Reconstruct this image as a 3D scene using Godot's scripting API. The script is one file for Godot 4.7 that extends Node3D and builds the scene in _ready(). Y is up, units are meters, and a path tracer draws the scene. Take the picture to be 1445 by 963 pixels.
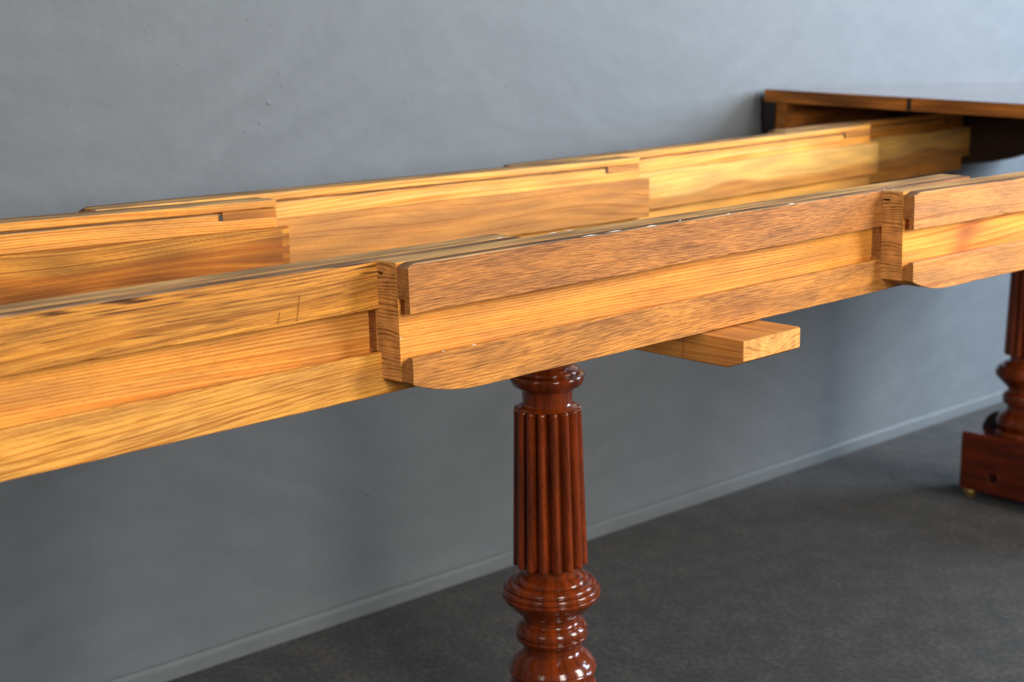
extends Node3D

# ---------------------------------------------------------------- sizes (metres)
const H := 0.1162        # height of a slide rail
const TW := 0.0262       # thickness of its pine web
const TS := 0.0137       # thickness of the oak strips on its outer face
const P := 0.0402        # step from one rail to the next
const FAR := -0.4553     # inner face of the innermost rail on the wall side
const FLOOR := -0.6225
const TURN := deg_to_rad(-1.4)

var rng := RandomNumberGenerator.new()
var M := {}
var table: Node3D


func _ready() -> void:
	# ------------------------------------------------------------ camera
	var cam := Camera3D.new()
	cam.name = "camera"
	add_child(cam)
	var lens := CameraAttributesPhysical.new()
	lens.frustum_focal_length = 51.21
	lens.frustum_focus_distance = 1.34
	lens.exposure_aperture = 7.4
	lens.frustum_near = 0.05
	lens.frustum_far = 60.0
	cam.attributes = lens
	cam.near = 0.05
	cam.far = 60.0
	cam.fov = 26.37
	var yaw := deg_to_rad(43.162)
	var pit := deg_to_rad(12.002)
	var rol := deg_to_rad(-0.776)
	var fw := Vector3(sin(yaw) * cos(pit), -sin(pit), -cos(yaw) * cos(pit))
	var rt := Vector3(cos(yaw), 0, sin(yaw))
	var up := rt.cross(fw)
	var rt2 := rt * cos(rol) + up * sin(rol)
	var up2 := up * cos(rol) - rt * sin(rol)
	cam.transform = Transform3D(Basis(rt2, up2, -fw), Vector3(-0.740, 0.2981, 0.9485))
	cam.current = true

	# ------------------------------------------------------------ surroundings and light
	var we := WorldEnvironment.new()
	we.name = "environment"
	var env := Environment.new()
	env.background_mode = Environment.BG_COLOR
	env.background_color = Color(0.56, 0.56, 0.57)
	env.background_energy_multiplier = 0.30
	env.tonemap_mode = Environment.TONE_MAPPER_LINEAR
	env.tonemap_exposure = 1.2
	env.sdfgi_enabled = true
	env.ssao_enabled = true
	env.ssil_enabled = true
	we.environment = env
	add_child(we)
	window_light("window_light", Vector3(-0.35, 0.88, 2.3), Vector3(0.5, 0.0, -0.4), Vector2(0.6, 1.2), 3.8, Color(1.0, 0.97, 0.93))
	window_light("window_light_001", Vector3(1.9, 0.78, 1.9), Vector3(1.2, 0.0, -0.5), Vector2(0.7, 1.2), 5.6, Color(1.0, 0.99, 0.97))
	window_light("window_light_002", Vector3(3.8, 0.95, 1.0), Vector3(2.6, 0.0, -0.6), Vector2(1.0, 1.4), 14.5, Color(0.84, 0.92, 1.0))
	window_light("window_light_003", Vector3(-3.2, 1.2, 0.7), Vector3(0.0, 0.0, 0.0), Vector2(1.0, 1.4), 1.5, Color(1.0, 0.97, 0.92))  # added fill to brighten the left-facing ends, no window known there

	rng.seed = 4711
	make_materials()
	make_room()

	table = Node3D.new()
	table.name = "extending_table"
	add_child(table)
	table.set_meta("label", "antique extending table pulled wide open without its leaves, bare slide rails on turned reddish legs")
	table.set_meta("category", "table")
	make_rails()
	make_bar()
	make_legs()
	make_end()
	make_chips()


func window_light(called: String, at: Vector3, to: Vector3, size: Vector2, energy: float, tint: Color) -> void:
	var l := AreaLight3D.new()
	l.name = called
	l.area_size = size
	l.area_normalize_energy = true
	l.light_energy = energy
	l.light_color = tint
	l.shadow_enabled = true
	l.area_range = 12.0
	add_child(l)
	l.look_at_from_position(at, to, Vector3.UP)


# ---------------------------------------------------------------- textures
func noise(s: int, kind := FastNoiseLite.TYPE_SIMPLEX_SMOOTH) -> FastNoiseLite:
	var n := FastNoiseLite.new()
	n.seed = s
	n.noise_type = kind
	n.frequency = 1.0
	n.fractal_type = FastNoiseLite.FRACTAL_NONE
	return n


# A board's face: u runs along the grain (lu metres), v across it (lv metres).
func wood(w: int, h: int, lu: float, lv: float, s: int, o: Dictionary) -> Image:
	var n1 := noise(s)
	var n2 := noise(s + 1)
	var n3 := noise(s + 2)
	var n4 := noise(s + 3)
	var light: Color = o.light
	var dark: Color = o.dark
	var pore: Color = o.get("pore", dark)
	var stain: Color = o.get("stain", dark)
	var spacing: float = o.get("spacing", 0.004)
	var slope: float = o.get("slope", 0.0)
	var wave: float = o.get("wave", 0.003)
	var amount: float = o.get("rings", 0.6)
	var pores: float = o.get("pores", 0.0)
	var pore_at: float = o.get("pore_at", 0.38)
	var fx: float = o.get("pore_x", 26.0)
	var fy: float = o.get("pore_y", 950.0)
	var fibre: float = o.get("fibre", 0.08)
	var blotch: float = o.get("blotch", 0.12)
	var stains: float = o.get("stains", 0.0)
	var lines: float = o.get("lines", 0.9)
	var edge: float = o.get("edge", 0.0)
	var knot: float = o.get("knot", -1.0)
	var heart: Color = o.get("heart", light)
	var has_heart: bool = o.has("heart")
	var heart_y: float = o.get("heart_y", 0.5)
	var heart_up: float = o.get("heart_up", 1.0)
	var bytes := PackedByteArray()
	bytes.resize(w * h * 3)
	var at := 0
	for j in h:
		var y := lv * (j + 0.5) / h
		for i in w:
			var x := lu * (i + 0.5) / w
			var wav := n1.get_noise_2d(x * 2.2, y * 14.0)
			var g := (y + slope * x + wav * wave) / spacing
			var k := floorf(g)
			var t := g - k
			var hash_k := fposmod(sin(k * 12.9898 + s) * 43758.5453, 1.0)
			var late := clampf((t - 0.25) / 0.55, 0.0, 1.0)
			late = late * late * clampf((1.0 - t) / 0.14, 0.0, 1.0) * (0.35 + 0.65 * hash_k)
			var yy := y + slope * x + wav * wave
			var fib := n2.get_noise_2d(x * 26.0, yy * 1500.0)
			var run := 0.55 * n2.get_noise_2d(x * 1.3 + 40.0, yy * 310.0) + 0.5 * n3.get_noise_2d(x * 2.6 + 11.0, yy * 640.0)
			var bl := n4.get_noise_2d(x * 7.0, y * 45.0)
			var c := light
			if has_heart:
				var e := (y / lv - heart_y + 0.16 * n4.get_noise_2d(x * 5.0, 3.0) + 0.05 * wav) * heart_up
				c = light.lerp(heart, clampf(e * 9.0 + 0.5, 0.0, 1.0))
			c = c.lerp(dark, clampf(late * amount, 0.0, 1.0))
			c = c.lerp(dark, clampf((-run - 0.06) * 2.4 * lines, 0.0, 1.0))
			if run > 0.12:
				c = c.lerp(light, clampf((run - 0.12) * lines, 0.0, 0.6))
			if pores > 0.0:
				var pn := n3.get_noise_2d(x * fx + 0.35 * wav, yy * fy) + 0.35 * late + 0.25 * run
				c = c.lerp(pore, clampf((pn - pore_at) * 5.0, 0.0, 1.0) * pores)
			if stains > 0.0:
				var sn := 0.6 * n4.get_noise_2d(x * 14.0 + 9.0, y * 330.0) + 0.5 * n1.get_noise_2d(x * 7.0, y * 40.0 + 5.0) + edge * maxf(0.0, 1.0 - y / 0.011)
				c = c.lerp(stain, clampf((sn - 0.55) * 3.0, 0.0, 1.0) * stains)
			if knot >= 0.0:
				var kd := (x - knot + 0.75 * y + 0.012 * n4.get_noise_2d(x * 9.0, y * 30.0)) / 0.026
				c = c.lerp(Color(0.66, 0.32, 0.17), clampf(exp(-kd * kd) * (0.55 + 0.5 * run), 0.0, 0.7))
			var f := 1.0 + fibre * fib + blotch * bl
			bytes[at] = clampi(int(c.r * f * 255.0), 0, 255)
			bytes[at + 1] = clampi(int(c.g * f * 255.0), 0, 255)
			bytes[at + 2] = clampi(int(c.b * (f - 0.06 * bl) * 255.0), 0, 255)
			at += 3
	return Image.create_from_data(w, h, false, Image.FORMAT_RGB8, bytes)


# Sawn end: growth rings as slightly bowed bands, with saw marks and checks.
func end_grain(w: int, h: int, lu: float, lv: float, s: int, light: Color, dark: Color, spacing: float, bow: float) -> Image:
	var n1 := noise(s)
	var n2 := noise(s + 1)
	var im := Image.create(w, h, false, Image.FORMAT_RGB8)
	for j in h:
		var y := lv * (j + 0.5) / h
		for i in w:
			var x := lu * (i + 0.5) / w
			var d := (x - lu * 0.5) / lu
			var g := (y + bow * d * d + 0.0022 * n1.get_noise_2d(x * 20.0, y * 60.0) + 0.003 * n1.get_noise_2d(3.0, y * 26.0)) / spacing
			var t := g - floorf(g)
			var hash_k := fposmod(sin(floorf(g) * 12.9898 + s) * 43758.5453, 1.0)
			var late := clampf((t - 0.45) / 0.35, 0.0, 1.0) * clampf((1.0 - t) / 0.1, 0.0, 1.0) * (0.3 + 0.7 * hash_k)
			late *= clampf(0.85 + 0.8 * n2.get_noise_2d(x * 55.0, y * 110.0), 0.3, 1.0)
			var f := 1.0 + 0.08 * n2.get_noise_2d(x * 420.0, y * 420.0) + 0.12 * n1.get_noise_2d(x * 70.0, y * 40.0)
			var c := light.lerp(dark, late)
			im.set_pixel(i, j, Color(c.r * f, c.g * f, c.b * f))
	return im


func mat(im: Image, lu: float, lv: float, rough: float, bump := 0.0) -> StandardMaterial3D:
	var m := StandardMaterial3D.new()
	if bump > 0.0:
		var b: Image = im.duplicate()
		b.bump_map_to_normal_map(bump)
		b.generate_mipmaps()
		m.normal_enabled = true
		m.normal_texture = ImageTexture.create_from_image(b)
		m.normal_scale = 1.0
	im.generate_mipmaps()
	m.albedo_texture = ImageTexture.create_from_image(im)
	m.uv1_scale = Vector3(1.0 / lu, 1.0 / lv, 1.0)
	m.roughness = rough
	m.metallic_specular = 0.28
	return m


func c8(r: int, g: int, b: int) -> Color:
	return Color(r / 255.0, g / 255.0, b / 255.0)


func make_materials() -> void:
	# pine webs
	M.pine = mat(wood(2048, 256, 1.12, 0.118, 11, {light = c8(230, 162, 76), dark = c8(186, 102, 32), spacing = 0.0030, slope = -0.012, wave = 0.004, rings = 0.85, lines = 0.5, fibre = 0.09, blotch = 0.08, pores = 0.2, pore = c8(120, 62, 24), pore_at = 0.62, pore_x = 60.0, pore_y = 700.0}), 1.12, 0.118, 0.5, 0.8)
	M.pine_pale = mat(wood(2048, 256, 1.12, 0.118, 31, {light = c8(242, 184, 98), dark = c8(204, 112, 30), spacing = 0.0046, slope = 0.01, wave = 0.006, rings = 0.6, fibre = 0.06, blotch = 0.1}), 1.12, 0.118, 0.5, 0.6)
	M.pine_knot = mat(wood(2048, 256, 1.12, 0.118, 41, {light = c8(236, 168, 76), dark = c8(206, 116, 34), spacing = 0.0046, slope = 0.01, wave = 0.006, rings = 0.55, fibre = 0.06, blotch = 0.1, knot = 0.215}), 1.12, 0.118, 0.5, 0.6)
	# oak strips: honey coloured on the innermost rails, browner further out
	M.oak_honey = mat(wood(2048, 160, 1.12, 0.045, 51, {light = c8(214, 146, 62), dark = c8(150, 88, 32), pore = c8(92, 50, 18), spacing = 0.0031, slope = 0.03, wave = 0.005, rings = 0.45, lines = 0.55, pores = 0.6, pore_at = 0.46, pore_x = 14.0, pore_y = 1050.0, fibre = 0.14, blotch = 0.10, stains = 0.9, stain = c8(52, 28, 16), edge = 0.50}), 1.12, 0.045, 0.5, 1.2)
	M.oak_gold = mat(wood(2048, 160, 1.12, 0.045, 71, {light = c8(226, 162, 76), dark = c8(178, 106, 38), pore = c8(140, 74, 22), spacing = 0.0042, slope = 0.04, wave = 0.006, rings = 0.35, lines = 0.62, pores = 0.5, pore_at = 0.48, pore_x = 17.0, pore_y = 1000.0, fibre = 0.12, blotch = 0.08, stains = 0.3, stain = c8(150, 80, 24), edge = 0.2}), 1.12, 0.045, 0.5, 1.0)
	M.oak_brown = mat(wood(2048, 160, 1.12, 0.045, 91, {light = c8(188, 124, 64), dark = c8(144, 86, 42), pore = c8(90, 50, 24), spacing = 0.0026, slope = -0.012, wave = 0.003, rings = 0.4, lines = 0.45, pores = 0.45, pore_at = 0.34, pore_x = 42.0, pore_y = 1300.0, fibre = 0.22, blotch = 0.08, stains = 0.45, stain = c8(92, 48, 26), edge = 0.42}), 1.12, 0.045, 0.55, 1.0)
	M.oak_brown2 = mat(wood(2048, 160, 1.12, 0.045, 111, {light = c8(202, 136, 66), dark = c8(156, 94, 40), pore = c8(98, 54, 22), spacing = 0.003, slope = 0.010, wave = 0.004, rings = 0.4, lines = 0.45, pores = 0.45, pore_at = 0.36, pore_x = 36.0, pore_y = 1200.0, fibre = 0.2, blotch = 0.13, stains = 0.4, stain = c8(120, 66, 28), edge = 0.45}), 1.12, 0.045, 0.55, 1.0)
	M.oak_tan = mat(wood(1024, 96, 1.12, 0.045, 131, {light = c8(208, 146, 82), dark = c8(176, 112, 58), pore = c8(140, 86, 42), spacing = 0.004, wave = 0.006, rings = 0.4, pores = 0.4, pore_at = 0.38, pore_x = 30.0, pore_y = 700.0, blotch = 0.10, stains = 0.4, stain = c8(210, 134, 52)}), 1.12, 0.045, 0.5)
	# tongues on the wall-side rails
	M.tongue_brown = mat(wood(1024, 128, 1.12, 0.06, 151, {light = c8(206, 138, 54), dark = c8(140, 78, 26), heart = c8(164, 94, 32), heart_y = 0.34, heart_up = 1.0, spacing = 0.010, slope = 0.03, wave = 0.012, rings = 0.4, pores = 0.35, pore_at = 0.35, pore_x = 8.0, pore_y = 420.0, blotch = 0.2}), 1.12, 0.06, 0.48)
	M.tongue_gold = mat(wood(1024, 128, 1.12, 0.06, 171, {light = c8(200, 138, 72), dark = c8(172, 108, 52), spacing = 0.012, slope = -0.02, wave = 0.01, rings = 0.35, pores = 0.2, pore_at = 0.35, pore_x = 9.0, pore_y = 320.0, blotch = 0.1}), 1.12, 0.06, 0.45)
	M.tongue_pale = mat(wood(1024, 128, 1.12, 0.06, 191, {light = c8(232, 182, 104), dark = c8(208, 152, 78), heart = c8(190, 124, 62), heart_y = 0.60, heart_up = 1.0, spacing = 0.012, wave = 0.01, rings = 0.3, blotch = 0.1}), 1.12, 0.06, 0.45)
	M.filler = mat(wood(512, 64, 1.12, 0.045, 201, {light = c8(204, 130, 52), dark = c8(168, 100, 38), spacing = 0.004, wave = 0.003, rings = 0.5, blotch = 0.2}), 1.12, 0.045, 0.55)
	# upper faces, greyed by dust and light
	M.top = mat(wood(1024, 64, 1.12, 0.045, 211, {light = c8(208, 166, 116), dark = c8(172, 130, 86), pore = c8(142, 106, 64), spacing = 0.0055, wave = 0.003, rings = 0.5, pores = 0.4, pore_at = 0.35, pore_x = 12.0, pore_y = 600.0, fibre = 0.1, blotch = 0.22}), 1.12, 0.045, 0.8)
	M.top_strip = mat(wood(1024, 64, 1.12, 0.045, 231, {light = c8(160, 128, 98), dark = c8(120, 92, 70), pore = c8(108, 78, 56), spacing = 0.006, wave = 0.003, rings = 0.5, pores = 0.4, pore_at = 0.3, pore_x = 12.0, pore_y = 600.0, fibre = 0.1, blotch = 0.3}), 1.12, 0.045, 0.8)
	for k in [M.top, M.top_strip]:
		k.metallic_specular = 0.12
	# sawn ends
	M.end_pine = mat(end_grain(96, 420, 0.0262, H, 251, c8(214, 154, 86), c8(110, 64, 28), 0.0034, -0.0022), 0.0262, H, 0.7, 0.8)
	M.end_oak = mat(end_grain(96, 128, 0.03, 0.04, 271, c8(168, 116, 64), c8(128, 80, 40), 0.003, 0.006), 0.03, 0.04, 0.75, 1.5)
	# the cross bar
	M.bar = mat(wood(1024, 128, 0.5, 0.06, 291, {light = c8(220, 152, 80), dark = c8(180, 108, 46), spacing = 0.0035, slope = 0.015, wave = 0.004, rings = 0.7, blotch = 0.1}), 0.5, 0.06, 0.5, 0.8)
	M.bar_end = mat(end_grain(320, 110, 0.096, 0.03, 311, c8(226, 160, 84), c8(178, 112, 50), 0.0042, -0.05), 0.096, 0.03, 0.65, 0.8)
	# polished mahogany
	var rd := mat(wood(512, 256, 0.5, 0.3, 331, {light = c8(116, 46, 10), dark = c8(76, 28, 7), lines = 0.3, spacing = 0.012, wave = 0.012, rings = 0.35, pores = 0.4, pore = c8(70, 24, 8), pore_at = 0.42, pore_x = 20.0, pore_y = 500.0, fibre = 0.10, blotch = 0.2}), 0.5, 0.3, 0.34)
	rd.metallic_specular = 0.15
	rd.clearcoat_enabled = true
	rd.clearcoat = 1.0
	rd.clearcoat_roughness = 0.11
	M.mahogany = rd
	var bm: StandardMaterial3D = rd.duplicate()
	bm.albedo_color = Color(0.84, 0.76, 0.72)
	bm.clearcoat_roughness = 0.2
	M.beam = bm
	var tp: StandardMaterial3D = rd.duplicate()
	tp.roughness = 0.3
	tp.clearcoat = 1.0
	tp.clearcoat_roughness = 0.06
	M.polish = tp
	M.carcase = mat(wood(512, 128, 1.12, 0.12, 351, {light = c8(172, 108, 48), dark = c8(122, 70, 28), spacing = 0.006, wave = 0.006, rings = 0.6, blotch = 0.25}), 1.12, 0.12, 0.6)
	var blk := StandardMaterial3D.new()
	blk.albedo_color = c8(30, 22, 20)
	blk.roughness = 0.4
	M.black = blk
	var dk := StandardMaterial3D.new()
	dk.albedo_color = c8(58, 36, 24)  # gloom of the cavity under the top, put into the bearer's colour
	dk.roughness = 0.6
	M.cavity_dark = dk
	var pc := StandardMaterial3D.new()
	pc.albedo_color = c8(156, 102, 50)
	pc.roughness = 0.8
	M.pencil = pc
	var br := StandardMaterial3D.new()
	br.albedo_color = c8(205, 170, 105)
	br.metallic = 0.9
	br.roughness = 0.4
	M.brass = br
	var wh := StandardMaterial3D.new()
	wh.albedo_color = c8(226, 222, 214)
	wh.roughness = 0.8
	M.chip = wh
	# wall paint: a little uneven, with the roller's orange peel
	var n := noise(401)
	n.fractal_type = FastNoiseLite.FRACTAL_FBM
	n.fractal_octaves = 4
	n.frequency = 1.0
	var wi := Image.create(512, 512, false, Image.FORMAT_RGB8)
	for j in 512:
		for i in 512:
			var a := TAU * i / 512.0
			var b := TAU * j / 512.0
			var v := n.get_noise_3d(cos(a) * 1.6 + 3.0 * cos(b), sin(a) * 1.6, sin(b) * 3.0)
			wi.set_pixel(i, j, Color(0.405 + 0.022 * v, 0.420 + 0.022 * v, 0.433 + 0.021 * v))
	var wm := StandardMaterial3D.new()
	wi.generate_mipmaps()
	wm.albedo_texture = ImageTexture.create_from_image(wi)
	wm.uv1_triplanar = true
	wm.uv1_scale = Vector3(0.9, 0.9, 0.9)
	wm.roughness = 0.62
	var pn := noise(431)
	pn.fractal_type = FastNoiseLite.FRACTAL_FBM
	pn.fractal_octaves = 5
	pn.frequency = 0.018
	var pt := NoiseTexture2D.new()
	pt.width = 1024
	pt.height = 1024
	pt.seamless = true
	pt.as_normal_map = true
	pt.bump_strength = 3.0
	pt.noise = pn
	wm.normal_enabled = true
	wm.normal_texture = pt
	wm.normal_scale = 0.22
	M.wall = wm
	var sm: StandardMaterial3D = wm.duplicate()
	sm.albedo_color = Color(1.0, 1.0, 0.99)
	sm.roughness = 0.5
	M.skirting = sm
	# carpet
	var ci := Image.create(1024, 1024, false, Image.FORMAT_RGB8)
	var ca := noise(451)
	var cb := noise(452)
	for j in 1024:
		for i in 1024:
			var v := 0.45 * ca.get_noise_2d(i * 0.18, j * 0.18) + 0.50 * cb.get_noise_2d(i * 0.42, j * 0.42) + 0.60 * ca.get_noise_2d(i * 0.065 + 70.0, j * 0.065) + 0.40 * cb.get_noise_2d(i * 0.012 + 20.0, j * 0.012)
			var f := clampf(0.104 * (1.0 + 1.3 * v), 0.02, 0.5)
			var hue := cb.get_noise_2d(i * 0.1 + 50.0, j * 0.1)
			ci.set_pixel(i, j, Color(f * (1.09 + 0.08 * hue), f * 1.01, f * (0.92 - 0.08 * hue)))
	var cm := StandardMaterial3D.new()
	var cn: Image = ci.duplicate()
	cn.bump_map_to_normal_map(1.2)
	cn.generate_mipmaps()
	ci.generate_mipmaps()
	cm.albedo_texture = ImageTexture.create_from_image(ci)
	cm.normal_enabled = true
	cm.normal_texture = ImageTexture.create_from_image(cn)
	cm.uv1_triplanar = true
	cm.uv1_world_triplanar = true
	cm.uv1_scale = Vector3(1.1, 1.1, 1.1)
	cm.roughness = 0.9
	cm.rim_enabled = true
	cm.rim = 0.2
	M.carpet = cm


# ---------------------------------------------------------------- mesh helpers
func put(called: String, mesh: Mesh, parent: Node, at := Transform3D.IDENTITY) -> MeshInstance3D:
	var o := MeshInstance3D.new()
	o.name = called
	o.mesh = mesh
	o.transform = at
	parent.add_child(o, true)
	return o


# Cut the corners of a section; cut[k] is the width taken off corner k (0 leaves it).
func bevel(poly: PackedVector2Array, cut: PackedFloat32Array) -> PackedVector2Array:
	var out := PackedVector2Array()
	var n := poly.size()
	for k in n:
		var a := poly[(k + n - 1) % n]
		var b := poly[k]
		var c := poly[(k + 1) % n]
		if cut[k] <= 0.0:
			out.append(b)
		else:
			out.append(b + (a - b).normalized() * minf(cut[k], (a - b).length() * 0.4))
			out.append(b + (c - b).normalized() * minf(cut[k], (c - b).length() * 0.4))
	return out


# A solid along x: sections are (z, y) polygons, all with the same number of corners, counter-clockwise in (z, y).
# shear[i] = Vector2(x per z, x per y) leans the end cuts. mats: face (z), top (+y), under (-y), end.
func loft(xs: PackedFloat32Array, secs: Array, shear: Array, mats: Dictionary, uv0: Vector2) -> ArrayMesh:
	var tools := {}
	var n: int = secs[0].size()
	var pt: Array = []
	for i in xs.size():
		var row := PackedVector3Array()
		var s: Vector2 = shear[i]
		for q: Vector2 in secs[i]:
			row.append(Vector3(xs[i] + s.x * q.x + s.y * q.y, q.y, q.x))
		pt.append(row)
	for k in n:
		var k2 := (k + 1) % n
		var e0: Vector2 = secs[secs.size() / 2][k2] - secs[secs.size() / 2][k]
		var key := "face"
		if absf(e0.x) > absf(e0.y) * 1.3:
			key = "top" if e0.x < 0.0 else "under"
		elif e0.x < 0.0 and absf(e0.x) > absf(e0.y) * 0.5:
			key = "top"
		var st: SurfaceTool = tool_for(tools, mats[key])
		var flat := key != "face"
		for i in xs.size() - 1:
			var idx := [[i, k], [i, k2], [i + 1, k2], [i, k], [i + 1, k2], [i + 1, k]]
			for id in idx:
				var r: int = id[0]
				var v: Vector3 = pt[r][id[1]]
				var tx: Vector3 = pt[mini(r + 1, xs.size() - 1)][id[1]] - pt[maxi(r - 1, 0)][id[1]]
				var e: Vector3 = pt[r][k2] - pt[r][k]
				var nn := tx.cross(e).normalized()
				st.set_normal(nn)
				st.set_tangent(Plane(Vector3.RIGHT, 1.0))
				st.set_uv(Vector2(v.x + uv0.x, (v.z if flat else -v.y) + uv0.y))
				st.add_vertex(v)
	for side in 2:
		var i: int = 0 if side == 0 else xs.size() - 1
		var st: SurfaceTool = tool_for(tools, mats.end)
		var tri := Geometry2D.triangulate_polygon(secs[i])
		var want := -1.0 if side == 0 else 1.0
		for t in range(0, tri.size(), 3):
			var a: Vector3 = pt[i][tri[t]]
			var b: Vector3 = pt[i][tri[t + 1]]
			var c: Vector3 = pt[i][tri[t + 2]]
			var order := [a, b, c] if (b - a).cross(c - a).x * want < 0.0 else [a, c, b]
			var nn := (b - a).cross(c - a).normalized()
			if nn.x * want < 0.0:
				nn = -nn
			for v: Vector3 in order:
				st.set_normal(nn)
				st.set_tangent(Plane(Vector3.BACK, 1.0))
				st.set_uv(Vector2(v.z, -v.y + 0.003 * uv0.y))
				st.add_vertex(v)
	return close(tools)


func tool_for(tools: Dictionary, m: Material) -> SurfaceTool:
	if not tools.has(m):
		var st := SurfaceTool.new()
		st.begin(Mesh.PRIMITIVE_TRIANGLES)
		tools[m] = st
	return tools[m]


func close(tools: Dictionary) -> ArrayMesh:
	var mesh := ArrayMesh.new()
	for m: Material in tools:
		var st: SurfaceTool = tools[m]
		st.index()
		st.commit(mesh)
		mesh.surface_set_material(mesh.get_surface_count() - 1, m)
	return mesh


# A board along x with worn edges: poly is its (z, y) section; low(x) and high(x) shift the bottom and the top.
func board(x0: float, x1: float, poly: PackedVector2Array, mats: Dictionary, o := {}) -> ArrayMesh:
	var xs := PackedFloat32Array()
	var secs: Array = []
	var shear: Array = []
	var wear: float = o.get("wear", 0.0005)
	var step: float = o.get("step", 0.012)
	var ski0: float = o.get("ski0", 0.0)     # rise of the under side at the x0 end
	var ski1: float = o.get("ski1", 0.0)
	var ski_len: float = o.get("ski_len", 0.075)
	var nose0: float = o.get("nose0", 0.0)   # fall of the upper side at the ends
	var nose1: float = o.get("nose1", 0.0)
	var nose_len: float = o.get("nose_len", 0.016)
	var s0: Vector2 = o.get("shear0", Vector2.ZERO)
	var s1: Vector2 = o.get("shear1", Vector2.ZERO)
	var wn := noise(int(x0 * 1000.0) + int(poly[0].x * 10000.0) + 900 + int(poly[0].y * 3000.0))
	var lo := poly[0].y
	var hi := poly[0].y
	for q in poly:
		lo = minf(lo, q.y)
		hi = maxf(hi, q.y)
	var x := x0
	xs.append(x0)
	while true:
		var d := minf(x - x0, x1 - x)
		var dx := 0.004 if d < nose_len or (d < ski_len and (ski0 > 0.0 or ski1 > 0.0)) else step
		x += dx
		if x > x1 - 0.003:
			break
		xs.append(x)
	xs.append(x1)
	for i in xs.size():
		var xx := xs[i]
		var q := PackedVector2Array()
		var cut := PackedFloat32Array()
		var a := clampf((xx - x0) / ski_len, 0.0, 1.0)
		var b := clampf((x1 - xx) / ski_len, 0.0, 1.0)
		var rise := ski0 * pow(1.0 - a, 2.3) + ski1 * pow(1.0 - b, 2.3)
		var na := clampf((xx - x0) / nose_len, 0.0, 1.0)
		var nb := clampf((x1 - xx) / nose_len, 0.0, 1.0)
		var fall := nose0 * (1.0 - na) + nose1 * (1.0 - nb)
		for k in poly.size():
			var v := poly[k]
			if v.y < lo + 0.0005:
				v.y += rise
			elif v.y > hi - 0.0005:
				v.y -= fall
			q.append(v)
			var nick := maxf(0.0, wn.get_noise_2d(xx * 38.0, k * 17.0) - 0.45) * 0.0022
			if absf(absf(v.x) - TW) < 0.00001 and poly[k].y > 0.11:
				cut.append(0.00015)
				continue
			cut.append(maxf(0.00025, wear * (1.0 + 0.5 * wn.get_noise_2d(xx * 11.0, k * 7.0)) + nick))
		secs.append(bevel(q, cut))
		shear.append(s0 if i == 0 else (s1 if i == xs.size() - 1 else Vector2.ZERO))
	return loft(xs, secs, shear, mats, o.get("uv", Vector2.ZERO))


func mirror(poly: PackedVector2Array) -> PackedVector2Array:
	var out := PackedVector2Array()
	for k in range(poly.size() - 1, -1, -1):
		out.append(Vector2(-poly[k].x, poly[k].y))
	return out


func box_poly(z0: float, z1: float, y0: float, y1: float) -> PackedVector2Array:
	return PackedVector2Array([Vector2(z0, y0), Vector2(z1, y0), Vector2(z1, y1), Vector2(z0, y1)])


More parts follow.
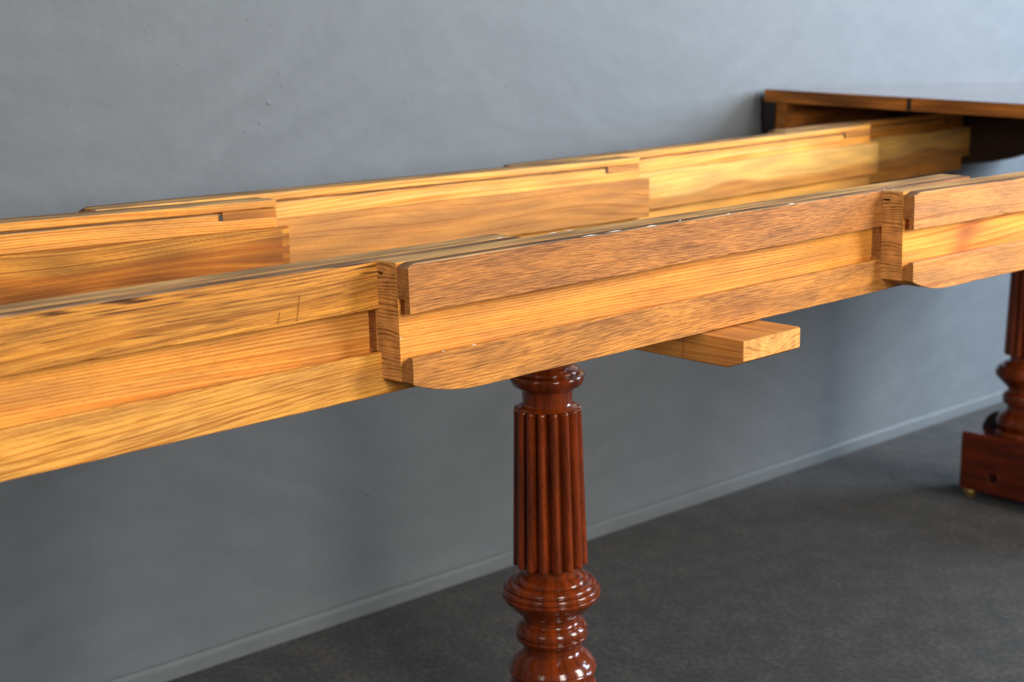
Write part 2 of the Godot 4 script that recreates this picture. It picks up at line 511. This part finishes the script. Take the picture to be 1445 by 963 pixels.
# ---------------------------------------------------------------- slide rails
# side +1: rail of the near row (channel towards the camera); -1: of the row by the wall (channel towards the wall).
func slide_rail(side: int, x0: float, x1: float, z: float, tilt: float, yaw: float, dy: float, look: Dictionary) -> void:
	var mid: float = look.get("mid", (x0 + x1) * 0.5)
	var base := Transform3D(Basis.from_euler(Vector3(0, -yaw, tilt)), Vector3(mid, dy, z))
	var a := x0 - mid
	var b := x1 - mid
	var uv := Vector2(0.008 - a + rng.randf() * 0.03, H)
	var f := func(p: PackedVector2Array) -> PackedVector2Array: return p if side > 0 else mirror(p)
	var web_mats := {face = look.web, top = M.top, under = look.web, end = M.end_pine}
	var ends := {ski0 = look.get("ski0", 0.0153), ski1 = 0.0, ski_len = 0.085, uv = uv, wear = 0.0006}
	var e0: Vector2 = look.get("shear", Vector2.ZERO)
	ends.shear0 = e0
	# web: on the tongue side a slot is ploughed below its upper edge
	var slot_end: float = look.get("slot", b - 0.072)
	if not look.has("slot"):
		slot_end = x1 - 0.070
	slot_end -= mid
	var yt := 0.1072
	var yb := 0.1046
	var web := PackedVector2Array([Vector2(0, 0), Vector2(TW, 0), Vector2(TW, H), Vector2(0, H), Vector2(0, yt), Vector2(0.010, yt), Vector2(0.010, yb), Vector2(0.0006, yb), Vector2(0.0006, 0.0962), Vector2(0, 0.0955)])
	var rail := put("slide_rail", board(a, b, f.call(web), web_mats, ends), table, base)
	# filler block that stops the slot, and a black patch standing in for the dark hole
	var fill := PackedVector2Array([Vector2(-0.0005, 0.0966), Vector2(0.0058, 0.0966), Vector2(0.0058, 0.1066), Vector2(-0.0005, 0.1066)])
	put("stop_block", board(slot_end, b - 0.001, f.call(fill), {face = look.stop, top = look.stop, under = look.stop, end = M.end_oak}, {uv = uv, step = 0.03}), rail)
	var hole := PackedVector2Array([Vector2(-0.0003, 0.0972), Vector2(0.0006, 0.0972), Vector2(0.0006, 0.1044), Vector2(-0.0003, 0.1044)])
	put("slot_hole_dark", board(slot_end - 0.0045, slot_end - 0.0006, f.call(hole), {face = M.black, top = M.black, under = M.black, end = M.black}, {wear = 0.0001}), rail)
	# tongue: a narrow neck and a wider flange
	var t := PackedVector2Array([Vector2(-0.0136, 0.0285), Vector2(-0.0066, 0.0285), Vector2(-0.0066, 0.0385), Vector2(0, 0.0385), Vector2(0, 0.073), Vector2(-0.0066, 0.073), Vector2(-0.0066, 0.0858), Vector2(-0.0136, 0.0858)])
	var tongue_mats := {face = look.tongue, top = look.tongue, under = look.tongue, end = M.end_oak}
	put("tongue", board(a - 0.0020, b + 0.007, f.call(t), tongue_mats, {uv = Vector2(uv.x, 0.0858), wear = 0.0005}), rail)
	# strips of the channel: outer lip and rebated back
	var zl := TW + TS
	var zm := TW + 0.0076
	var top := PackedVector2Array([Vector2(TW, 0.0862), Vector2(zm, 0.0862), Vector2(zm, 0.0742), Vector2(zl, 0.0742), Vector2(zl, H - 0.0003), Vector2(TW, H - 0.0003)])
	put("upper_strip", board(a + 0.0002, b, f.call(top), {face = look.upper, top = M.top_strip, under = look.upper, end = M.end_oak}, {uv = uv, wear = 0.0007, nose0 = 0.0035, nose_len = 0.009, shear0 = e0}), rail)
	var low := PackedVector2Array([Vector2(TW, 0.0003), Vector2(zl, 0.0003), Vector2(zl, 0.0372), Vector2(zm + 0.001, 0.0372), Vector2(TW, 0.0282)])
	put("lower_strip", board(a + 0.0002, b, f.call(low), {face = look.lower, top = look.lower, under = look.lower, end = M.end_oak}, {uv = Vector2(uv.x, 0.0372), wear = 0.0007, ski0 = look.get("ski0", 0.0153), ski_len = 0.085, shear0 = e0}), rail)


func make_rails() -> void:
	# the near row, from the innermost rail outwards
	slide_rail(1, -0.90, 0.168, -P, 0.0027, -0.0054, -0.0024, {mid = -0.166, web = M.pine, tongue = M.tongue_gold, upper = M.oak_honey, lower = M.oak_gold, stop = M.filler, ski0 = 0.0153})
	slide_rail(1, 0.0, 0.876, -0.0008, 0.0066, 0.0076, 0.0008, {mid = 0.498, web = M.pine, tongue = M.oak_brown2, upper = M.oak_brown, lower = M.oak_brown2, stop = M.filler, shear = Vector2(0.11, -0.02)})
	slide_rail(1, 0.692, 1.56, P + 0.0008, -0.0069, 0.0025, -0.0009, {mid = 0.996, web = M.pine_knot, tongue = M.oak_brown2, upper = M.oak_tan, lower = M.oak_tan, stop = M.filler, shear = Vector2(0.06, -0.05)})
	slide_rail(1, 1.38, 2.25, 2.0 * P + 0.001, 0.0, 0.0, 0.0, {web = M.pine_pale, tongue = M.oak_brown2, upper = M.oak_tan, lower = M.oak_tan, stop = M.filler})
	# the row by the wall
	slide_rail(-1, -0.90, 0.205, FAR, -0.0152, 0.0041, 0.0024, {mid = -0.166, web = M.pine, tongue = M.tongue_brown, upper = M.oak_honey, lower = M.oak_gold, stop = M.filler, slot = 0.133})
	slide_rail(-1, 0.003, 0.877, FAR - P, -0.0028, 0.0003, -0.0012, {mid = 0.498, web = M.pine_pale, tongue = M.tongue_gold, upper = M.oak_brown, lower = M.oak_brown2, stop = M.tongue_gold, slot = 0.809})
	slide_rail(-1, 0.674, 1.548, FAR - 2.0 * P - 0.0005, 0.0146, -0.0008, 0.0013, {mid = 0.996, web = M.pine_pale, tongue = M.tongue_pale, upper = M.oak_tan, lower = M.oak_tan, stop = M.oak_tan, slot = 1.47})
	slide_rail(-1, 1.35, 1.94, FAR - 3.0 * P - 0.001, 0.012, 0.0, 0.0075, {mid = 1.40, web = M.pine, tongue = M.tongue_pale, upper = M.oak_tan, lower = M.oak_tan, stop = M.oak_tan, slot = 1.88})


# ---------------------------------------------------------------- cross bar under the rails
func make_bar() -> void:
	# built along x and turned to run across the table; its near end is chamfered underneath
	var n := -0.0292
	var xs := PackedFloat32Array([-0.34, -0.336, -0.1, 0.2, 0.317, 0.333, 0.3352])
	var secs: Array = []
	var shear: Array = []
	for i in xs.size():
		var lowest := n
		if xs[i] > 0.317:
			lowest = lerpf(n, -0.0215, clampf((xs[i] - 0.321) / 0.0145, 0.0, 1.0))
		var inset := 0.0008 if i == xs.size() - 1 else 0.0
		secs.append(bevel(box_poly(-0.048 + inset, 0.048 - inset, lowest + inset, -inset), PackedFloat32Array([0.0008, 0.0008, 0.0008, 0.0008])))
		shear.append(Vector2.ZERO)
	var mesh := loft(xs, secs, shear, {face = M.bar, top = M.bar, under = M.bar, end = M.bar_end}, Vector2(0.4, 0.048))
	var o := put("cross_bar", mesh, table, Transform3D(Basis(Vector3.UP, PI * 0.5 + PI + 0.012), Vector3(0.421, -0.0012, -0.2477)))
	# pencil mark across its side
	var st := {}
	box(st, M.pencil, Vector3(0.262, -0.0148, 0.0481), Vector3(0.0006, 0.028, 0.0003))
	put("pencil_mark", close(st), o, Transform3D(Basis(Vector3.BACK, -0.06), Vector3(0, 0.015, 0)))
	pencil(Vector3(-0.0850, 0.0740, -0.0002), Vector3(-0.0812, 0.0950, -0.0002))
	pencil(Vector3(-0.1030, 0.0745, -0.0002), Vector3(-0.1010, 0.0840, -0.0002))


func pencil(at: Vector3, to: Vector3) -> void:
	var t := {}
	box(t, M.pencil, Vector3.ZERO, Vector3(0.0004, (to - at).length(), 0.0003))
	put("pencil_mark", close(t), table, Transform3D(Basis(Vector3.BACK, atan2(at.x - to.x, to.y - at.y)), (at + to) * 0.5))


func box(tools: Dictionary, m: Material, c: Vector3, s: Vector3) -> void:
	var st := tool_for(tools, m)
	var h := s * 0.5
	for ax in 3:
		for sg in [-1.0, 1.0]:
			var nn := Vector3.ZERO
			nn[ax] = sg
			var u := Vector3.ZERO
			u[(ax + 1) % 3] = 1.0
			var v := nn.cross(u)
			var q := [c + (nn - u - v) * h, c + (nn + u - v) * h, c + (nn + u + v) * h, c + (nn - u + v) * h]
			for k in [0, 2, 1, 0, 3, 2]:
				var w: Vector3 = q[k]
				st.set_normal(nn)
				st.set_tangent(Plane(u, 1.0))
				st.set_uv(Vector2(w.x + w.y * 0.2, w.z - w.y))
				st.add_vertex(w)


# ---------------------------------------------------------------- turned legs
# A turned solid about y. parts: arrays of Vector2(radius, y) from the top down, each one smooth curve.
func lathe(parts: Array, m: Material, seg := 96) -> ArrayMesh:
	var tools := {}
	var st := tool_for(tools, m)
	for part: Array in parts:
		var pts: Array = part
		if part.size() > 2:
			var c := Curve2D.new()
			for k in part.size():
				var a: Vector2 = part[maxi(k - 1, 0)]
				var b: Vector2 = part[mini(k + 1, part.size() - 1)]
				var t := (b - a) * 0.17
				c.add_point(part[k], -t, t)
			pts = []
			for k in (part.size() - 1) * 4 + 1:
				pts.append(c.samplef(k / 4.0))
		for i in pts.size() - 1:
			for s in seg:
				for id in [[i, s], [i + 1, s + 1], [i, s + 1], [i, s], [i + 1, s], [i + 1, s + 1]]:
					var r: Vector2 = pts[id[0]]
					var d: Vector2 = (pts[mini(id[0] + 1, pts.size() - 1)] - pts[maxi(id[0] - 1, 0)]).normalized()
					var th: float = TAU * id[1] / seg
					var e := Vector3(cos(th), 0, sin(th))
					st.set_normal((e * -d.y + Vector3.UP * d.x).normalized() if absf(d.y) > 1e-6 else Vector3.UP * (1.0 if d.x > 0.0 else -1.0))
					st.set_tangent(Plane(Vector3(-sin(th), 0, cos(th)), 1.0))
					st.set_uv(Vector2(-r.y, th * 0.045))
					st.add_vertex(e * r.x + Vector3.UP * r.y)
	return close(tools)


func reeds(y0: float, y1: float, r0: float, r1: float, core: float, count: int, m: Material) -> ArrayMesh:
	var tools := {}
	var st := tool_for(tools, m)
	var per := 12
	var seg := count * per
	var ys: Array = []
	for k in 9:
		ys.append(lerpf(y0, y0 - 0.007, pow(k / 8.0, 1.6)))
	for k in 8:
		ys.append(lerpf(y0 - 0.007, y1 + 0.007, (k + 1) / 9.0))
	for k in 9:
		ys.append(lerpf(y1 + 0.007, y1, 1.0 - pow(1.0 - k / 8.0, 1.6)))
	var grid: Array = []
	for y: float in ys:
		var row := PackedVector3Array()
		var t: float = (y - y0) / (y1 - y0)
		var big := lerpf(r0, r1, t)
		var end := minf(absf(y - y0), absf(y - y1))
		for s in seg:
			var ph := fposmod(float(s) / per, 1.0) * 2.0 - 1.0
			var hump := pow(maxf(0.0, 1.0 - pow(absf(ph), 1.9) * 0.985), 0.6)
			var r := big - 0.0125 * (1.0 - hump)
			# each reed ends in a rounded tip
			var need := 0.0125 * (1.0 - sqrt(maxf(0.0, 1.0 - ph * ph)))
			var dome := clampf((end - need * 0.6) / 0.0030, 0.0, 1.0)
			dome = sqrt(1.0 - (1.0 - dome) * (1.0 - dome))
			r = lerpf(minf(core, r), r, dome)
			var th := TAU * s / seg
			row.append(Vector3(cos(th) * r, y, sin(th) * r))
		grid.append(row)
	for i in ys.size() - 1:
		for s in seg:
			for id in [[i, s], [i + 1, s + 1], [i, s + 1], [i, s], [i + 1, s], [i + 1, s + 1]]:
				var a: int = id[0]
				var b: int = id[1] % seg
				var du: Vector3 = grid[a][(b + 1) % seg] - grid[a][(b + seg - 1) % seg]
				var dv: Vector3 = grid[mini(a + 1, ys.size() - 1)][b] - grid[maxi(a - 1, 0)][b]
				st.set_normal(du.cross(dv).normalized() * (1.0 if du.cross(dv).dot(Vector3(grid[a][b].x, 0, grid[a][b].z)) > 0.0 else -1.0))
				st.set_tangent(Plane(Vector3.UP, 1.0))
				st.set_uv(Vector2(-ys[a], id[1] * 0.29 / seg))
				st.add_vertex(grid[a][b])
	return close(tools)


func v2(r: float, y: float) -> Vector2:
	return Vector2(r, y)


func make_leg(at: Transform3D) -> MeshInstance3D:
	var m: Material = M.mahogany
	# capital under the bar
	var leg := put("turned_leg", lathe([
		[v2(0.0, -0.0292), v2(0.047, -0.0292)], [v2(0.047, -0.0292), v2(0.0475, -0.05)], [v2(0.0475, -0.05), v2(0.036, -0.058), v2(0.0293, -0.066)],
		[v2(0.0290, -0.066), v2(0.0286, -0.0835)],
		[v2(0.0290, -0.0835), v2(0.0345, -0.0850), v2(0.0382, -0.0880), v2(0.0384, -0.0905)], [v2(0.0384, -0.0905), v2(0.0360, -0.0912), v2(0.0360, -0.0918)],
		[v2(0.0360, -0.0918), v2(0.0420, -0.0920), v2(0.0444, -0.0944), v2(0.0444, -0.0978), v2(0.0430, -0.1015), v2(0.0405, -0.1052), v2(0.0350, -0.1088)], [v2(0.0350, -0.1088), v2(0.0310, -0.1105)],
		[v2(0.0310, -0.1105), v2(0.0303, -0.1125), v2(0.0297, -0.1200), v2(0.0297, -0.1270)],
		[v2(0.0297, -0.1270), v2(0.0312, -0.1290), v2(0.0345, -0.1312), v2(0.0365, -0.1330)], [v2(0.0365, -0.1330), v2(0.0330, -0.1335)],
	], m), table, at)
	put("reeded_shaft", reeds(-0.1320, -0.3275, 0.0403, 0.0455, 0.0335, 16, m), leg)
	put("ringed_collar", lathe([
		[v2(0.0300, -0.3262), v2(0.0348, -0.3265)], [v2(0.0348, -0.3265), v2(0.0336, -0.3300), v2(0.0335, -0.3380)],
		[v2(0.0335, -0.3380), v2(0.0390, -0.3398), v2(0.0428, -0.3424), v2(0.0448, -0.3450)], [v2(0.0448, -0.3450), v2(0.0436, -0.3456), v2(0.0436, -0.3464)],
		[v2(0.0436, -0.3464), v2(0.0500, -0.3472), v2(0.0538, -0.3500), v2(0.0547, -0.3530)], [v2(0.0547, -0.3530), v2(0.0530, -0.3537), v2(0.0530, -0.3543)],
		[v2(0.0530, -0.3543), v2(0.0572, -0.3550), v2(0.0586, -0.3575), v2(0.0588, -0.3600)], [v2(0.0588, -0.3600), v2(0.0566, -0.3607), v2(0.0566, -0.3613)],
		[v2(0.0566, -0.3613), v2(0.0594, -0.3622), v2(0.0597, -0.3645), v2(0.0590, -0.3668), v2(0.0570, -0.3695), v2(0.0525, -0.3745), v2(0.0470, -0.3805), v2(0.0420, -0.3850)],
		[v2(0.0420, -0.3850), v2(0.0380, -0.3858)], [v2(0.0380, -0.3858), v2(0.0390, -0.3872), v2(0.0384, -0.3890), v2(0.0358, -0.3905)],
		[v2(0.0358, -0.3905), v2(0.0347, -0.3920), v2(0.0343, -0.3980)],
	], m), leg)
	put("turned_ring", lathe([
		[v2(0.0343, -0.3980), v2(0.0356, -0.3998), v2(0.0395, -0.4022), v2(0.0425, -0.4060), v2(0.0436, -0.4105), v2(0.0432, -0.4138)], [v2(0.0432, -0.4138), v2(0.0410, -0.4146), v2(0.0410, -0.4152)],
		[v2(0.0410, -0.4152), v2(0.0434, -0.4160), v2(0.0436, -0.4185), v2(0.0420, -0.4215), v2(0.0385, -0.4245)], [v2(0.0385, -0.4245), v2(0.0362, -0.4255)],
		[v2(0.0362, -0.4255), v2(0.0353, -0.4290), v2(0.0352, -0.4360)],
	], m), leg)
	put("turned_base", lathe([
		[v2(0.0352, -0.4360), v2(0.0372, -0.4385), v2(0.0430, -0.4430), v2(0.0490, -0.4490), v2(0.0525, -0.4555)], [v2(0.0525, -0.4555), v2(0.0515, -0.4568)],
		[v2(0.0515, -0.4568), v2(0.0530, -0.4590), v2(0.0530, -0.4630), v2(0.0500, -0.4690), v2(0.0450, -0.4735)], [v2(0.0450, -0.4735), v2(0.0435, -0.4750)],
		[v2(0.0435, -0.4750), v2(0.0500, -0.4765), v2(0.0530, -0.4800), v2(0.0530, -0.4850)], [v2(0.0530, -0.4850), v2(0.0, -0.4850)],
	], m), leg)
	return leg


func castor(called: String, parent: Node, at: Vector3) -> void:
	var c := put(called, lathe([[v2(0.0, 0.0), v2(0.014, 0.0)], [v2(0.014, 0.0), v2(0.015, -0.004), v2(0.011, -0.008)], [v2(0.011, -0.008), v2(0.0, -0.008)]], M.brass, 24), parent, Transform3D(Basis.IDENTITY, at))
	c.set_meta("label", "small brass castor")
	var w := lathe([[v2(0.0, 0.005), v2(0.008, 0.005)], [v2(0.008, 0.005), v2(0.010, 0.003), v2(0.010, -0.003), v2(0.008, -0.005)], [v2(0.008, -0.005), v2(0.0, -0.005)]], M.brass, 24)
	c.mesh = merge(c.mesh, w, Transform3D(Basis(Vector3.RIGHT, PI * 0.5), Vector3(0.0, -0.0095, 0.0)))


func merge(a: Mesh, b: Mesh, t: Transform3D) -> ArrayMesh:
	var st := SurfaceTool.new()
	st.begin(Mesh.PRIMITIVE_TRIANGLES)
	st.append_from(a, 0, Transform3D.IDENTITY)
	st.append_from(b, 0, t)
	var mesh := st.commit()
	mesh.surface_set_material(0, a.surface_get_material(0))
	return mesh


func foot_beam(c: Vector3, turn: float, half: Vector2, hole: bool) -> void:
	# built along x, then turned to lie across the table
	var y0 := FLOOR + 0.0195
	var y1 := -0.4850
	var xs := PackedFloat32Array([-half.y, -half.y + 0.004, half.y - 0.004, half.y])
	var secs: Array = []
	for i in 4:
		var s := 0.003 if i == 0 or i == 3 else 0.0
		secs.append(bevel(box_poly(-half.x + s, half.x - s, y0 + s, y1 - s), PackedFloat32Array([0.003, 0.003, 0.004, 0.004])))
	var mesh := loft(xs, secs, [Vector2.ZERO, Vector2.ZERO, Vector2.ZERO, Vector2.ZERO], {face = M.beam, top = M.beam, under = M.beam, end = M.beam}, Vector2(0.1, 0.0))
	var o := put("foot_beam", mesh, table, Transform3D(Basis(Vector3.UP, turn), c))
	for s in [-1.0, 1.0]:
		for q in [-1.0, 1.0]:
			castor("castor", o, Vector3(s * (half.y - 0.017), y0, q * (half.x - 0.017)))
	if hole:
		var h := put("bolt_hole", lathe([[v2(0.0105, 0.0), v2(0.0128, 0.0008), v2(0.0135, 0.0)], [v2(0.0105, 0.0), v2(0.0105, -0.02)]], M.mahogany, 32), o, Transform3D(Basis(Vector3.RIGHT, -PI * 0.5), Vector3(half.y - 0.072, y0 + 0.036, -half.x - 0.0004)))
		put("hole_dark_disc", lathe([[v2(0.0, -0.0004), v2(0.0104, -0.0004)]], M.black, 32), o, h.transform)  # black disc stands in for the darkness inside the bore


func make_legs() -> void:
	var lean := Basis(Vector3(0.68, 0, -0.73).normalized(), -0.010)
	make_leg(Transform3D(lean, Vector3(0.4215, 0, -0.2325)))
	var foot := put("bun_foot", lathe([
		[v2(0.0, -0.4852), v2(0.0440, -0.4852)], [v2(0.0440, -0.4852), v2(0.0400, -0.4900), v2(0.0385, -0.4990), v2(0.0400, -0.5080)],
		[v2(0.0400, -0.5080), v2(0.0540, -0.5160), v2(0.0620, -0.5360), v2(0.0600, -0.5620), v2(0.0470, -0.5860), v2(0.0300, -0.6000)], [v2(0.0300, -0.6000), v2(0.0, -0.6000)],
	], M.mahogany), table, Transform3D(lean, Vector3(0.4215, 0, -0.2325)))
	castor("castor", foot, Vector3(0, -0.6030, 0))
	# the pair under the table's far end stands on a beam
	make_leg(Transform3D(Basis(Vector3.UP, 0.2), Vector3(1.868, 0, -0.372)))
	make_leg(Transform3D(Basis(Vector3.UP, 0.7), Vector3(1.872, 0, -0.122)))
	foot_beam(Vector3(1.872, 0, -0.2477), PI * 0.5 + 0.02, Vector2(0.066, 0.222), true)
	var br := {face = M.black, top = M.black, under = M.black, end = M.black}
	put("corner_bracket", board(1.858, 1.884, PackedVector2Array([Vector2(-0.456, -0.4848), Vector2(-0.424, -0.4848), Vector2(-0.416, -0.447), Vector2(-0.430, -0.449), Vector2(-0.446, -0.462)]), br, {wear = 0.002}), table)


# ---------------------------------------------------------------- the closed end of the table
func make_end() -> void:
	var tilt := Transform3D(Basis.from_euler(Vector3(0.0275, 0.0, -0.017)), Vector3(1.577, 0.1675, -0.2477))
	tilt.basis = tilt.basis
	var th := 0.0235
	var raw := {face = M.carcase, top = M.polish, under = M.carcase, end = M.carcase}
	# in the end's own axes: x runs to the end of the table, z from the wall (-0.55) to the room (+0.55), the top at y = 0
	put("table_top", board(0.0, 1.0, box_poly(-0.2285, 0.55, -th, 0.0), raw, {wear = 0.0003, step = 0.1}), table, tilt)
	put("drop_leaf", board(0.0, 1.0, box_poly(-0.549, -0.2300, -th, 0.0), raw, {wear = 0.0003, step = 0.1}), table, tilt)
	put("hinge_gap", board(-0.0012, 0.045, box_poly(-0.2340, -0.2262, -th + 0.001, -0.0015), {face = M.black, top = M.black, under = M.black, end = M.black}, {wear = 0.0004}), table, tilt)  # black strip drawn over the gap between leaf and top
	var dark := {face = M.carcase, top = M.carcase, under = M.carcase, end = M.carcase}
	put("apron", board(0.012, 0.98, box_poly(-0.528, -0.505, -0.135, -th - 0.0005), dark, {step = 0.1}), table, tilt)
	put("apron", board(0.012, 0.98, box_poly(0.505, 0.528, -0.135, -th - 0.0005), dark, {step = 0.1}), table, tilt)
	put("apron", board(0.955, 0.98, box_poly(-0.5045, 0.5045, -0.135, -th - 0.0005), dark, {step = 0.1}), table, tilt)
	var pol := {face = M.black, top = M.black, under = M.black, end = M.black}
	put("apron_moulding", board(0.008, 0.985, PackedVector2Array([Vector2(-0.547, -0.1), Vector2(-0.5285, -0.135), Vector2(-0.5285, -th - 0.001), Vector2(-0.556, -th - 0.001), Vector2(-0.556, -0.055)]), pol, {step = 0.1, wear = 0.002}), table, tilt)
	put("apron_moulding", board(0.008, 0.985, PackedVector2Array([Vector2(0.5285, -0.135), Vector2(0.547, -0.1), Vector2(0.556, -0.055), Vector2(0.556, -th - 0.001), Vector2(0.5285, -th - 0.001)]), pol, {step = 0.1, wear = 0.002}), table, tilt)
	# inner bearer across the rails
	var arch := PackedVector2Array([Vector2(-0.504, -0.158), Vector2(-0.40, -0.152), Vector2(-0.322, -0.146), Vector2(-0.268, -0.138), Vector2(-0.23, -0.128), Vector2(-0.19, -0.114), Vector2(-0.12, -0.103), Vector2(0.12, -0.103), Vector2(0.19, -0.114), Vector2(0.23, -0.128), Vector2(0.268, -0.138), Vector2(0.322, -0.146), Vector2(0.504, -0.158), Vector2(0.504, -th - 0.0005), Vector2(-0.504, -th - 0.0005)])
	var red := {face = M.cavity_dark, top = M.cavity_dark, under = M.cavity_dark, end = M.cavity_dark}
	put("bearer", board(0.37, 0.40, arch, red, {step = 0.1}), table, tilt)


# ---------------------------------------------------------------- small white paint crumbs on the rails
func make_chips() -> void:
	# where, and how long each smear is
	var spots := [
		[Vector3(0.1480, H, -0.0178), 0.010], [Vector3(0.1535, H, -0.0186), 0.006], [Vector3(-0.0095, H, 0.0015), 0.0022], [Vector3(-0.004, H, -0.0004), 0.0026],
		[Vector3(0.2047, H, 0.0012), 0.012], [Vector3(0.2275, H, 0.0010), 0.009], [Vector3(0.2508, H, 0.0362), 0.016], [Vector3(0.300, H, 0.0385), 0.010], [Vector3(0.215, H, 0.0380), 0.014],
		[Vector3(0.346, H, 0.0341), 0.003], [Vector3(0.415, H, 0.0385), 0.005], [Vector3(0.520, H, 0.0380), 0.008], [Vector3(0.690, H, 0.0395), 0.0028], [Vector3(0.7039, H, 0.0435), 0.0028], [Vector3(0.875, H, 0.048), 0.003],
		[Vector3(0.0018, 0.0525, TW + 0.0007), 0.0024], [Vector3(0.0377, 0.0372, 0.0385), 0.003], [Vector3(0.0720, 0.0376, 0.0388), 0.003],
	]
	for k in spots.size():
		var st := SurfaceTool.new()
		st.begin(Mesh.PRIMITIVE_TRIANGLES)
		var size: float = spots[k][1]
		var thin := clampf(size * 0.22, 0.0007, 0.0015)
		var ring: Array = []
		for i in 9:
			var r := 0.45 + 0.55 * rng.randf()
			ring.append(Vector3(cos(TAU * i / 9.0) * r * size, -0.0003, sin(TAU * i / 9.0) * r * thin))
		var top := Vector3(size * rng.randf_range(-0.2, 0.2), 0.0003 + 0.0004 * rng.randf(), 0)
		for i in 9:
			for v: Vector3 in [top, ring[i], ring[(i + 1) % 9]]:
				st.add_vertex(v)
		st.generate_normals()
		var mesh := st.commit()
		mesh.surface_set_material(0, M.chip)
		var at: Vector3 = spots[k][0]
		# the rails tilt a little: follow the one beneath
		if at.y > 0.1:
			at.y += -0.0024 + 0.0027 * (at.x + 0.166) if at.z < -0.003 else (0.0008 + 0.0066 * (at.x - 0.498) if at.z < 0.0405 else -0.0009 - 0.0069 * (at.x - 0.996))
		else:
			at.y += 0.0008 + 0.0066 * (at.x - 0.498)
		at.z += 0.0076 * (at.x - 0.498) - 0.0008 if at.z > -0.003 and at.z < 0.0405 else 0.0
		put("paint_crumb", mesh, table, Transform3D(Basis(Vector3.UP, rng.randf_range(-0.05, 0.05)), at))


# ---------------------------------------------------------------- wall and floor
func make_room() -> void:
	var turn := Basis(Vector3.UP, TURN)
	var base := Transform3D(turn, Vector3(0.2275, FLOOR, -0.8500))
	# in the wall's own axes its face lies at z = 0
	var t := {}
	box(t, M.wall, Vector3(1.4, 1.3, -0.06), Vector3(7.4, 2.7, 0.12))
	var wall := put("wall", close(t), self, base)
	wall.set_meta("kind", "structure")
	# low painted skirting with a rounded upper edge
	var sk := PackedVector2Array([Vector2(-0.001, -0.01), Vector2(0.0085, -0.01), Vector2(0.0083, 0.0200), Vector2(0.0075, 0.0245), Vector2(0.0055, 0.0268), Vector2(0.0028, 0.0272), Vector2(0.0024, 0.0225), Vector2(-0.001, 0.0215)])
	var xs := PackedFloat32Array()
	var secs: Array = []
	var sh: Array = []
	var sn := noise(77)
	for i in 121:
		var x := -2.2 + 0.06 * i
		xs.append(x)
		var q := PackedVector2Array()
		for v in sk:
			q.append(Vector2(v.x * (1.0 + 0.12 * sn.get_noise_2d(x * 2.0, 0.0)), v.y + (0.0010 * sn.get_noise_2d(x * 3.0, 9.0) if v.y > 0.0 else 0.0)))
		secs.append(q)
		sh.append(Vector2.ZERO)
	put("skirting_board", loft(xs, secs, sh, {face = M.skirting, top = M.skirting, under = M.skirting, end = M.skirting}, Vector2.ZERO), wall)
	# small filler lumps and specks under the paint
	for q: Vector3 in [Vector3(0.210, 0.941, 0.003), Vector3(0.250, 0.935, 0.0026), Vector3(0.257, 0.865, 0.003), Vector3(0.262, 0.848, 0.0034), Vector3(0.237, 0.824, 0.005), Vector3(0.221, 0.796, 0.0035), Vector3(0.195, 0.786, 0.003), Vector3(0.489, 0.814, 0.0032), Vector3(0.698, 0.832, 0.0032), Vector3(0.301, 0.850, 0.002), Vector3(0.389, 0.200, 0.0065), Vector3(0.049, 0.927, 0.0025), Vector3(-0.07, 0.833, 0.002), Vector3(0.587, 0.905, 0.002), Vector3(0.094, 0.883, 0.0022)]:
		var g := SurfaceTool.new()
		g.begin(Mesh.PRIMITIVE_TRIANGLES)
		g.set_smooth_group(1)
		var rim: Array = []
		var mid: Array = []
		for i in 10:
			var r := q.z * rng.randf_range(0.7, 1.25)
			rim.append(Vector3(cos(TAU * i / 10.0) * r * 1.3, sin(TAU * i / 10.0) * r, -0.0003))
			mid.append(Vector3(cos(TAU * i / 10.0) * r * 0.7, sin(TAU * i / 10.0) * r * 0.55, q.z * 0.13))
		for i in 10:
			var k := (i + 1) % 10
			for v: Vector3 in [rim[i], mid[i], mid[k], rim[i], mid[k], rim[k], mid[i], Vector3(0, 0, q.z * 0.17), mid[k]]:
				g.add_vertex(v)
		g.generate_normals()
		var lump := g.commit()
		lump.surface_set_material(0, M.wall)
		put("plaster_lump", lump, wall, Transform3D(Basis(Vector3.BACK, rng.randf_range(-0.8, 0.2)), Vector3(q.x, q.y, 0.0)))
	var f := {}
	box(f, M.carpet, Vector3(1.5, FLOOR - 0.05, 0.6), Vector3(9.0, 0.1, 7.0))
	var fl := put("carpet_floor", close(f), self)
	fl.set_meta("kind", "structure")
